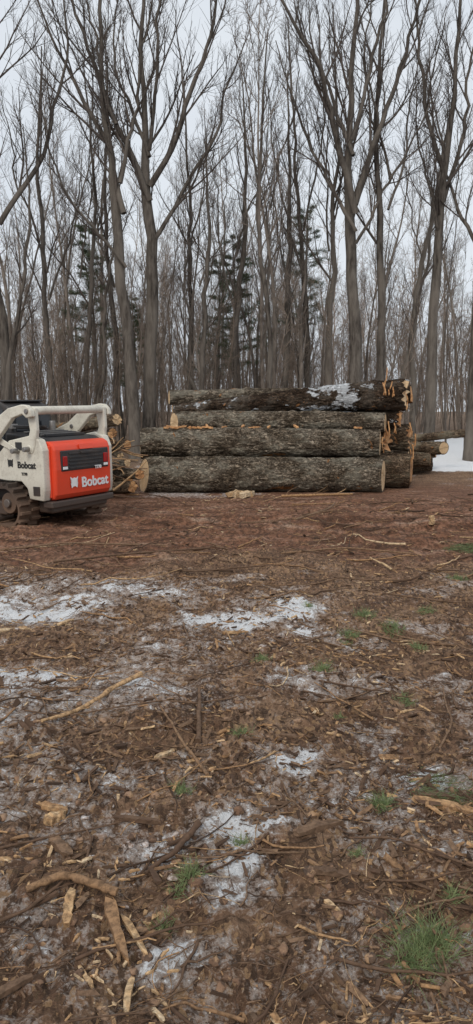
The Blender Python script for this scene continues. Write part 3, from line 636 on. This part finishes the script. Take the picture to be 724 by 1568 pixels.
for k, a in enumerate([(.59, 2.02, .09, .13, 420), (.52, 1.96, .05, .1, 120), (-.165, 2.36, .035, .07, 130), (-.2, 2.3, .03, .05, 70), (-.24, 2.15, .03, .06, 80), (-.24, 2.93, .035, .06, 120), (.03, 3.42, .045, .06, 130), (.54, 4.33, .05, .09, 160), (1.04, 5.68, .08, .08, 160),
    (.62, 2.87, .045, .08, 170), (.02, 2.6, .03, .05, 90), (.17, 4.6, .05, .05, 110), (.86, 5.25, .07, .07, 150), (1.18, 5.3, .08, .08, 180), (1.3, 4.95, .07, .06, 140), (.74, 2.27, .03, .06, 90), (1.0, 2.6, .06, .06, 120), (.95, 3.9, .05, .06, 100), (2.2, 7.0, .09, .07, 150), (.56, 3.75, .03, .04, 60), (.6, 5.9, .05, .05, 80), (1.0, 2.15, .06, .09, 130), (.8, 5.1, .04, .04, 60), (1.25, 3.1, .06, .06, 120), (1.6, 5.9, .08, .07, 120), (.45, 2.5, .03, .04, 60)]):
    tuft('grass_tuft', *a, seed=k)
def bough(x, y, L, az, seed, n=3, cnt=1000):
    r = np.random.default_rng(seed + 60); P = np.array([[x, y, h1(x, y) + .02]] * n); P[:, 1] += r.normal(0, L * .1, n); a = az + r.normal(0, .3, n)
    p, q = grow(r, P, np.stack([np.cos(a), np.sin(a), np.full(n, .05)], -1), np.full(n, L), np.full(n, .004), 8, .05, -.01, .4)
    parts = [(*tubes(p, q, 4), 0)]
    P2, D2, l2, R2 = spawn(r, p, q, np.full(n, L), 12, .1, 1, .6, .9, .2, .35, .5, .0015); p2, q2 = grow(r, P2, nrm(D2 * np.array([1, 1, .15])), l2, R2, 4, .05, 0)
    parts.append((*tubes(p2, q2, 3), 0)); PP = p2.reshape(-1, 3); DD = np.repeat(nrm(p2[:, -1] - p2[:, 0]), 5, 0)
    PP = PP.copy(); PP[:, 2] = np.minimum(PP[:, 2], H(PP[:, 0], PP[:, 1]) + .05)
    v, f = needles(r, PP, DD, cnt, .028 * (1 + .08 * y), .0008 * (1 + .2 * y), .4); z = H(v[:, 0], v[:, 1]) + .002; v[:, 2] = np.maximum(v[:, 2], z); parts.append((v, f, 1))
    build('pine_bough', parts, [M_deb, M_needle2], attr={'rnd': np.full(sum(len(a_[0]) for a_ in parts), .3)})
bough(.75, 2.97, .24, .1, 1, 3, 900); bough(2.35, 8.5, .9, .1, 2, 5, 2600); bough(2.6, 8.9, .7, -.1, 3, 4, 1800); bough(2.4, 7.2, .3, .5, 4, 2, 500)

# ---------------------------------------------------------------- compact track loader
def paint(name, col, rough=.4, dirt=.35, metal=0):
    m, nt, b = newmat(name); v = mapping(nt, (1, 1, 1)); f = noise(nt, v, 5, 7, .7); f2 = noise(nt, v, 40, 4)
    c = mix(nt, ramp(nt, f, [(.45, 0), (.75, dirt)]), col, (.15, .095, .06)); c = mix(nt, ramp(nt, f2, [(.55, 0), (.75, dirt * .7)]), c, (.12, .08, .055))
    tc = nt.nodes.new('ShaderNodeTexCoord'); sx = nt.nodes.new('ShaderNodeSeparateXYZ'); nt.links.new(tc.outputs['Object'], sx.inputs[0])
    low = ramp(nt, mth(nt, 'ADD', sx.outputs[2], mth(nt, 'MULTIPLY', f, .5)), [(.45, dirt * 1.6), (1.0, 0)]); c = mix(nt, low, c, (.14, .085, .055))
    nt.links.new(c, b.inputs['Base Color']); b.inputs['Roughness'].default_value = rough; b.inputs['Metallic'].default_value = metal
    bump(nt, b, f2, .08, .01); return m
M_white = paint('cream_paint', (.66, .63, .54), .4, .4); M_red = paint('red_orange_paint', (.76, .062, .02), .34, .14)
M_blk = paint('black_plastic', (.022, .022, .024), .5, .3); M_rub = paint('rubber', (.03, .027, .025), .85, .75); M_gls = paint('dark_glass', (.02, .023, .028), .06, .05)
M_steel = paint('steel', (.25, .24, .23), .4, .4, .6); M_lamp = paint('red_lens', (.35, .01, .01), .15, .05); M_dec = paint('white_decal', (.8, .8, .8), .5, .05); M_decb = paint('dark_decal', (.02, .02, .02), .5, 0)
LD = empty('compact_track_loader', (-2.42, 11.28, h1(-2.9, 11.2) - .03)); LD.rotation_euler = (0, math.radians(-1.5), math.radians(58))
def bevel(o, w, seg=3):
    m = o.modifiers.new('b', 'BEVEL'); m.width = w; m.segments = seg; m.limit_method = 'ANGLE'; m.angle_limit = math.radians(35); return o
def box(name, x0, x1, y0, y1_, z0, z1, mat, bev=.02):
    V = np.array([(x, y, z) for x in (x0, x1) for y in (y0, y1_) for z in (z0, z1)]); Q = np.array([(0, 1, 3, 2), (4, 6, 7, 5), (0, 4, 5, 1), (2, 3, 7, 6), (0, 2, 6, 4), (1, 5, 7, 3)])
    o = build(name, [(V, Q, 0)], [mat], LD, smooth=False)
    if bev: bevel(o, bev)
    return o
def prism(name, prof, x0, x1, mat, bev=.015):
    bm = bmesh.new(); a = [bm.verts.new((x0, y, z)) for y, z in prof]; b = [bm.verts.new((x1, y, z)) for y, z in prof]; n = len(prof)
    bm.faces.new(a); bm.faces.new(b[::-1])
    for i in range(n): bm.faces.new((a[i], b[i], b[(i + 1) % n], a[(i + 1) % n]))
    bmesh.ops.recalc_face_normals(bm, faces=bm.faces); me = bpy.data.meshes.new(name); bm.to_mesh(me); bm.free(); me.materials.append(mat)
    o = bpy.data.objects.new(name, me); link(o, LD)
    if bev: bevel(o, bev)
    return o
def cyl(name, c, axis, r, L, mat, k=24, bev=.008):
    bm = bmesh.new(); bmesh.ops.create_cone(bm, cap_ends=True, segments=k, radius1=r, radius2=r, depth=L)
    rot = {'x': Matrix.Rotation(math.pi / 2, 4, 'Y'), 'y': Matrix.Rotation(math.pi / 2, 4, 'X'), 'z': Matrix()}[axis]
    bmesh.ops.transform(bm, matrix=Matrix.Translation(c) @ rot, verts=bm.verts); me = bpy.data.meshes.new(name); bm.to_mesh(me); bm.free(); me.materials.append(mat)
    for p in me.polygons: p.use_smooth = len(p.vertices) == 4
    o = bpy.data.objects.new(name, me); link(o, LD)
    if bev: bevel(o, bev, 2)
    return o
def hull(circles, n=48):
    pts = []
    for cy, cz, r in circles:
        for i in range(n): a = i * 2 * math.pi / n; pts.append((cy + r * math.cos(a), cz + r * math.sin(a)))
    pts = sorted(set((round(a, 5), round(b, 5)) for a, b in pts))
    def half(ps):
        h = []
        for p in ps:
            while len(h) > 1 and (h[-1][0] - h[-2][0]) * (p[1] - h[-2][1]) - (h[-1][1] - h[-2][1]) * (p[0] - h[-2][0]) <= 0: h.pop()
            h.append(p)
        return h[:-1]
    return half(pts) + half(pts[::-1])
def track(side):
    xi, xo = .56 * side, .95 * side
    circ = [(.64, .30, .26), (.70, .42, .24), (2.25, .30, .26)]
    out = hull(circ); inn = hull([(a, b, r - .035) for a, b, r in circ])
    def res(poly, n):
        p = np.array(poly + [poly[0]]); d = np.r_[0, np.cumsum(np.linalg.norm(np.diff(p, axis=0), axis=1))]; t = np.linspace(0, d[-1], n, endpoint=False); return np.stack([np.interp(t, d, p[:, 0]), np.interp(t, d, p[:, 1])], -1), d[-1]
    n = 160; po, Lo = res(out, n); pi_, _ = res(inn, n); V = []
    for k in range(n):
        V += [(xi, *po[k]), (xo, *po[k]), (xo, *pi_[k]), (xi, *pi_[k])]
    Q = [(k * 4 + j, ((k + 1) % n) * 4 + j, ((k + 1) % n) * 4 + (j + 1) % 4, k * 4 + (j + 1) % 4) for k in range(n) for j in range(4)]
    parts = [(np.array(V), np.array(Q), 0)]; nl = 40; pl, _ = res(out, nl)
    F = np.array([(0, 3, 2, 1), (4, 5, 6, 7), (0, 1, 5, 4), (1, 2, 6, 5), (2, 3, 7, 6), (3, 0, 4, 7)])
    for k in range(nl):
        t = pl[(k + 1) % nl] - pl[k - 1]; t /= np.linalg.norm(t); nn = np.array([t[1], -t[0]])
        for xa, xb in ((xi, xi + (xo - xi) * .46), (xi + (xo - xi) * .54, xo)):
            sh = .0 if xa == xi else .04; c = pl[k] + t * sh; v = []
            for h_, w_ in ((-.004, .03), (.055, .018)):
                for xx, s1 in ((xa, -1), (xb, -1), (xb, 1), (xa, 1)): q = c + t * w_ * s1 + nn * h_; v.append((xx, q[0], q[1]))
            parts.append((np.array(v), F, 0))
    build('rubber_track', parts, [M_rub], LD, smooth=False)
    for cy, cz, r in ((.66, .40, .16), (2.25, .30, .2)): cyl('track_wheel', ((xo + xi) / 2, cy, cz), 'x', r, .3, M_rub); cyl('hub', (xo - .03 * side, cy, cz), 'x', r * .4, .06, M_steel)
    for cy in (1.0, 1.3, 1.6, 1.9): cyl('track_roller', ((xo + xi) / 2, cy, .15), 'x', .09, .3, M_steel)
    box('track_frame', min(xi, xo) + .08, max(xi, xo) - .08, .75, 2.15, .2, .42, M_blk, .03)
track(-1); track(1)
box('chassis', -.55, .55, .12, 2.3, .22, .95, M_blk, .03)
box('belly_guard', -.6, .6, .03, .35, .24, .41, M_blk, .03)
box('rear_bumper', -.70, .66, -.06, .14, .33, .43, M_blk, .02)
for sd in (-1, 1):
    a, b_ = sorted((.62 * sd, .76 * sd))
    prism('side_tower', [(.06, .44), (.03, .6), (.03, 1.2), (.10, 1.36), (.3, 1.42), (.75, 1.34), (1.05, 1.1), (1.35, .95), (2.1, .88), (2.1, .76), (1.1, .74), (.86, .72), (.52, .72), (.4, .62), (.36, .46)], a, b_, M_white, .02)
    a, b_ = sorted((.785 * sd, .87 * sd))
    prism('lift_arm', [(.10, 1.70), (.12, 1.80), (.2, 1.87), (.32, 1.88), (.6, 1.83), (.85, 1.70), (1.05, 1.56), (1.6, 1.36), (2.5, .98), (2.8, .6), (2.65, .5), (2.3, .85), (1.5, 1.15), (1.15, 1.22), (.95, 1.30), (.72, 1.50), (.52, 1.68), (.3, 1.74), (.22, 1.68)], a, b_, M_white, .018)
    a, b_ = sorted((.70 * sd, .775 * sd))
    prism('rear_link', [(.13, 1.83), (.26, 1.84), (.3, 1.7), (.26, 1.5), (.34, 1.3), (.36, 1.18), (.24, 1.14), (.17, 1.25), (.12, 1.5)], a, b_, M_white, .02)
    a, b_ = sorted((.765 * sd, .785 * sd))
    prism('front_link', [(.5, 1.2), (.56, 1.14), (1.1, 1.35), (1.14, 1.44), (1.04, 1.44)], a, b_, M_white, .008)
    for (cy, cz) in ((.2, 1.78), (.29, 1.22), (.55, 1.19), (1.08, 1.40), (.95, 1.5)): cyl('pivot_pin', (.83 * sd, cy, cz), 'x', .038, .12, M_steel)
    cyl('pivot_cap', (.77 * sd, .3, 1.22), 'x', .06, .04, M_white)
cyl('cross_tube', (0, .2, 1.79), 'x', .062, 1.56, M_white)
box('cross_plate', -.75, .75, .17, .30, 1.755, 1.80, M_white, .015)
prism('cab_shell', [(1.0, 1.3), (1.06, 1.78), (1.12, 1.86), (1.3, 1.93), (2.1, 1.93), (2.2, 1.85), (2.25, 1.0), (1.0, .95)], -.44, .44, M_blk, .04)
box('cab_rear_window', -.36, .36, 1.01, 1.05, 1.42, 1.72, M_gls, .01)
box('cab_side_window', -.455, -.43, 1.2, 2.0, 1.3, 1.8, M_gls, .01)
box('cab_roof', -.40, .40, 1.2, 2.05, 1.925, 1.955, M_blk, .02)
prism('engine_hood', [(.06, 1.3), (.2, 1.37), (.7, 1.42), (1.02, 1.45), (1.02, .9), (.06, .9)], -.58, .58, M_blk, .03)
for k in range(6): box('hood_slat', -.42, .42, .30 + k * .09, .34 + k * .09, 1.385 + k * .010, 1.425 + k * .008, M_steel if k % 2 else M_blk, .004)
cyl('exhaust', (.25, .85, 1.5), 'z', .05, .22, M_steel); box('rear_worklight', -.5, -.38, .95, 1.03, 1.5, 1.58, M_steel, .01)
prism('tailgate', [(.0, .44), (-.055, .52), (-.07, .9), (-.06, 1.2), (-.03, 1.28), (.05, 1.32), (.16, 1.33), (.16, .44)], -.61, .61, M_red, .035)
box('tailgate_side_edge', -.635, -.605, .02, .15, .48, 1.26, M_red, .01)
box('grille_recess', -.50, .54, -.082, -.05, .87, 1.185, M_blk, .02)
for k in range(5): box('grille_slat', -.34, .38, -.095, -.07, .90 + k * .055, .925 + k * .055, M_blk, .004)
box('tailgate_handle', -.1, .16, -.12, -.075, 1.12, 1.16, M_blk, .008)
for xx in (-.47, .42):
    box('tail_lamp', xx, xx + .09, -.096, -.07, .95, 1.10, M_lamp, .01)
    box('reflector', xx, xx + .09, -.094, -.07, .90, .94, M_dec, .004)
prism('tailgate_crest', [(-.09, 1.19), (-.075, 1.2), (-.05, 1.27), (-.065, 1.27)], -.1, .2, M_red, .004)
def text(s_, loc, rot, size, mat, off=.008):
    c = bpy.data.curves.new('lettering', 'FONT'); c.body = s_; c.size = size; c.extrude = .003; c.offset = off; c.align_x = 'LEFT'; c.materials.append(mat)
    o = bpy.data.objects.new('lettering', c); o.location = loc; o.rotation_euler = rot; link(o, LD)
    bpy.context.view_layer.update(); dg = bpy.context.evaluated_depsgraph_get(); me = bpy.data.meshes.new_from_object(o.evaluated_get(dg)); mw = (o.location.copy(), o.rotation_euler.copy())
    bpy.data.objects.remove(o); n = bpy.data.objects.new('lettering', me); n.location, n.rotation_euler = mw; link(n, LD)
RX = (math.pi / 2, 0, 0); RS = (math.pi / 2, 0, -math.pi / 2)
text('Bobcat', (-.08, -.068, .60), RX, .215, M_dec, .006); text('T770', (.2, -.098, .865), RX, .07, M_dec, .003)
text('Bobcat', (-.765, .58, .93), RS, .14, M_decb, .004); text('T770', (-.765, .5, .82), RS, .06, M_decb, .002)
cat = [(-.0, 0), (.03, .02), (.07, .02), (.1, 0), (.115, .06), (.1, .1), (.12, .15), (.085, .125), (.05, .135), (.015, .125), (-.02, .15), (0, .1), (-.015, .06)]
def emblem(T3, mat, sc):
    bm = bmesh.new(); vs = [bm.verts.new(T3(x * sc, z * sc)) for x, z in cat]; f = bm.faces.new(vs); bmesh.ops.triangulate(bm, faces=[f]); me = bpy.data.meshes.new('emblem'); bm.to_mesh(me); bm.free(); me.materials.append(mat); link(bpy.data.objects.new('emblem', me), LD)
emblem(lambda x, z: (-.30 + x, -.0745, .60 + z), M_dec, 1.2); emblem(lambda x, z: (-.7635, .78 - x, .93 + z), M_decb, .9)
box('fuel_cap_plate', -.772, -.758, .12, .26, .52, .66, M_blk, .02); box('side_vent', -.77, -.757, .46, .6, 1.2, 1.32, M_blk, .01)
cyl('hydraulic_hose', (-.55, .5, 1.55), 'y', .018, .7, M_blk, 10, 0); cyl('hydraulic_hose', (-.5, .5, 1.52), 'y', .018, .7, M_blk, 10, 0)

# ---------------------------------------------------------------- world, sun, camera
W = bpy.data.worlds.new('World'); S.world = W; W.use_nodes = True; nt = W.node_tree
bg = nt.nodes['Background']; sky = nt.nodes.new('ShaderNodeTexSky'); sky.sky_type = 'NISHITA'; sky.sun_disc = False
sky.sun_elevation = math.radians(42); sky.sun_rotation = math.radians(200); sky.dust_density = 3; sky.air_density = 1
tc = nt.nodes.new('ShaderNodeTexCoord'); nz = N(nt, 'ShaderNodeTexNoise', inp={'Scale': 2.2, 'Detail': 4.0, 'Roughness': .5}); mp = nt.nodes.new('ShaderNodeMapping'); mp.inputs['Scale'].default_value = (1, 1, 3)
nt.links.new(tc.outputs['Generated'], mp.inputs[0]); nt.links.new(mp.outputs[0], nz.inputs['Vector'])
cl = ramp(nt, nz.outputs['Fac'], [(.3, (.72, .775, .845)), (.7, (.86, .905, .95))])
sc = nt.nodes.new('ShaderNodeVectorMath'); sc.operation = 'SCALE'; sc.inputs['Scale'].default_value = 10; nt.links.new(cl, sc.inputs[0])
nt.links.new(mix(nt, .92, sky.outputs[0], sc.outputs[0]), bg.inputs['Color']); bg.inputs['Strength'].default_value = .1
sl = bpy.data.lights.new('sun', 'SUN'); sl.energy = 1.5; sl.angle = math.radians(24); sl.color = (1, .93, .84)
so = bpy.data.objects.new('sun', sl); link(so)
el, az = math.radians(42), math.radians(200)
dv = Vector((math.sin(az) * math.cos(el), math.cos(az) * math.cos(el), math.sin(el))); so.rotation_euler = dv.to_track_quat('Z', 'Y').to_euler(); so.location = (0, 0, 30)
cd = bpy.data.cameras.new('camera'); co = bpy.data.objects.new('camera', cd); link(co); S.camera = co
co.location = (0, 0, 1.6); co.rotation_euler = (math.radians(90 - 7.5), 0, 0)
cd.sensor_fit = 'VERTICAL'; cd.sensor_height = 36; cd.lens = 36 * 1100 / 1568; cd.clip_end = 3000; cd.clip_start = .05
print('done')
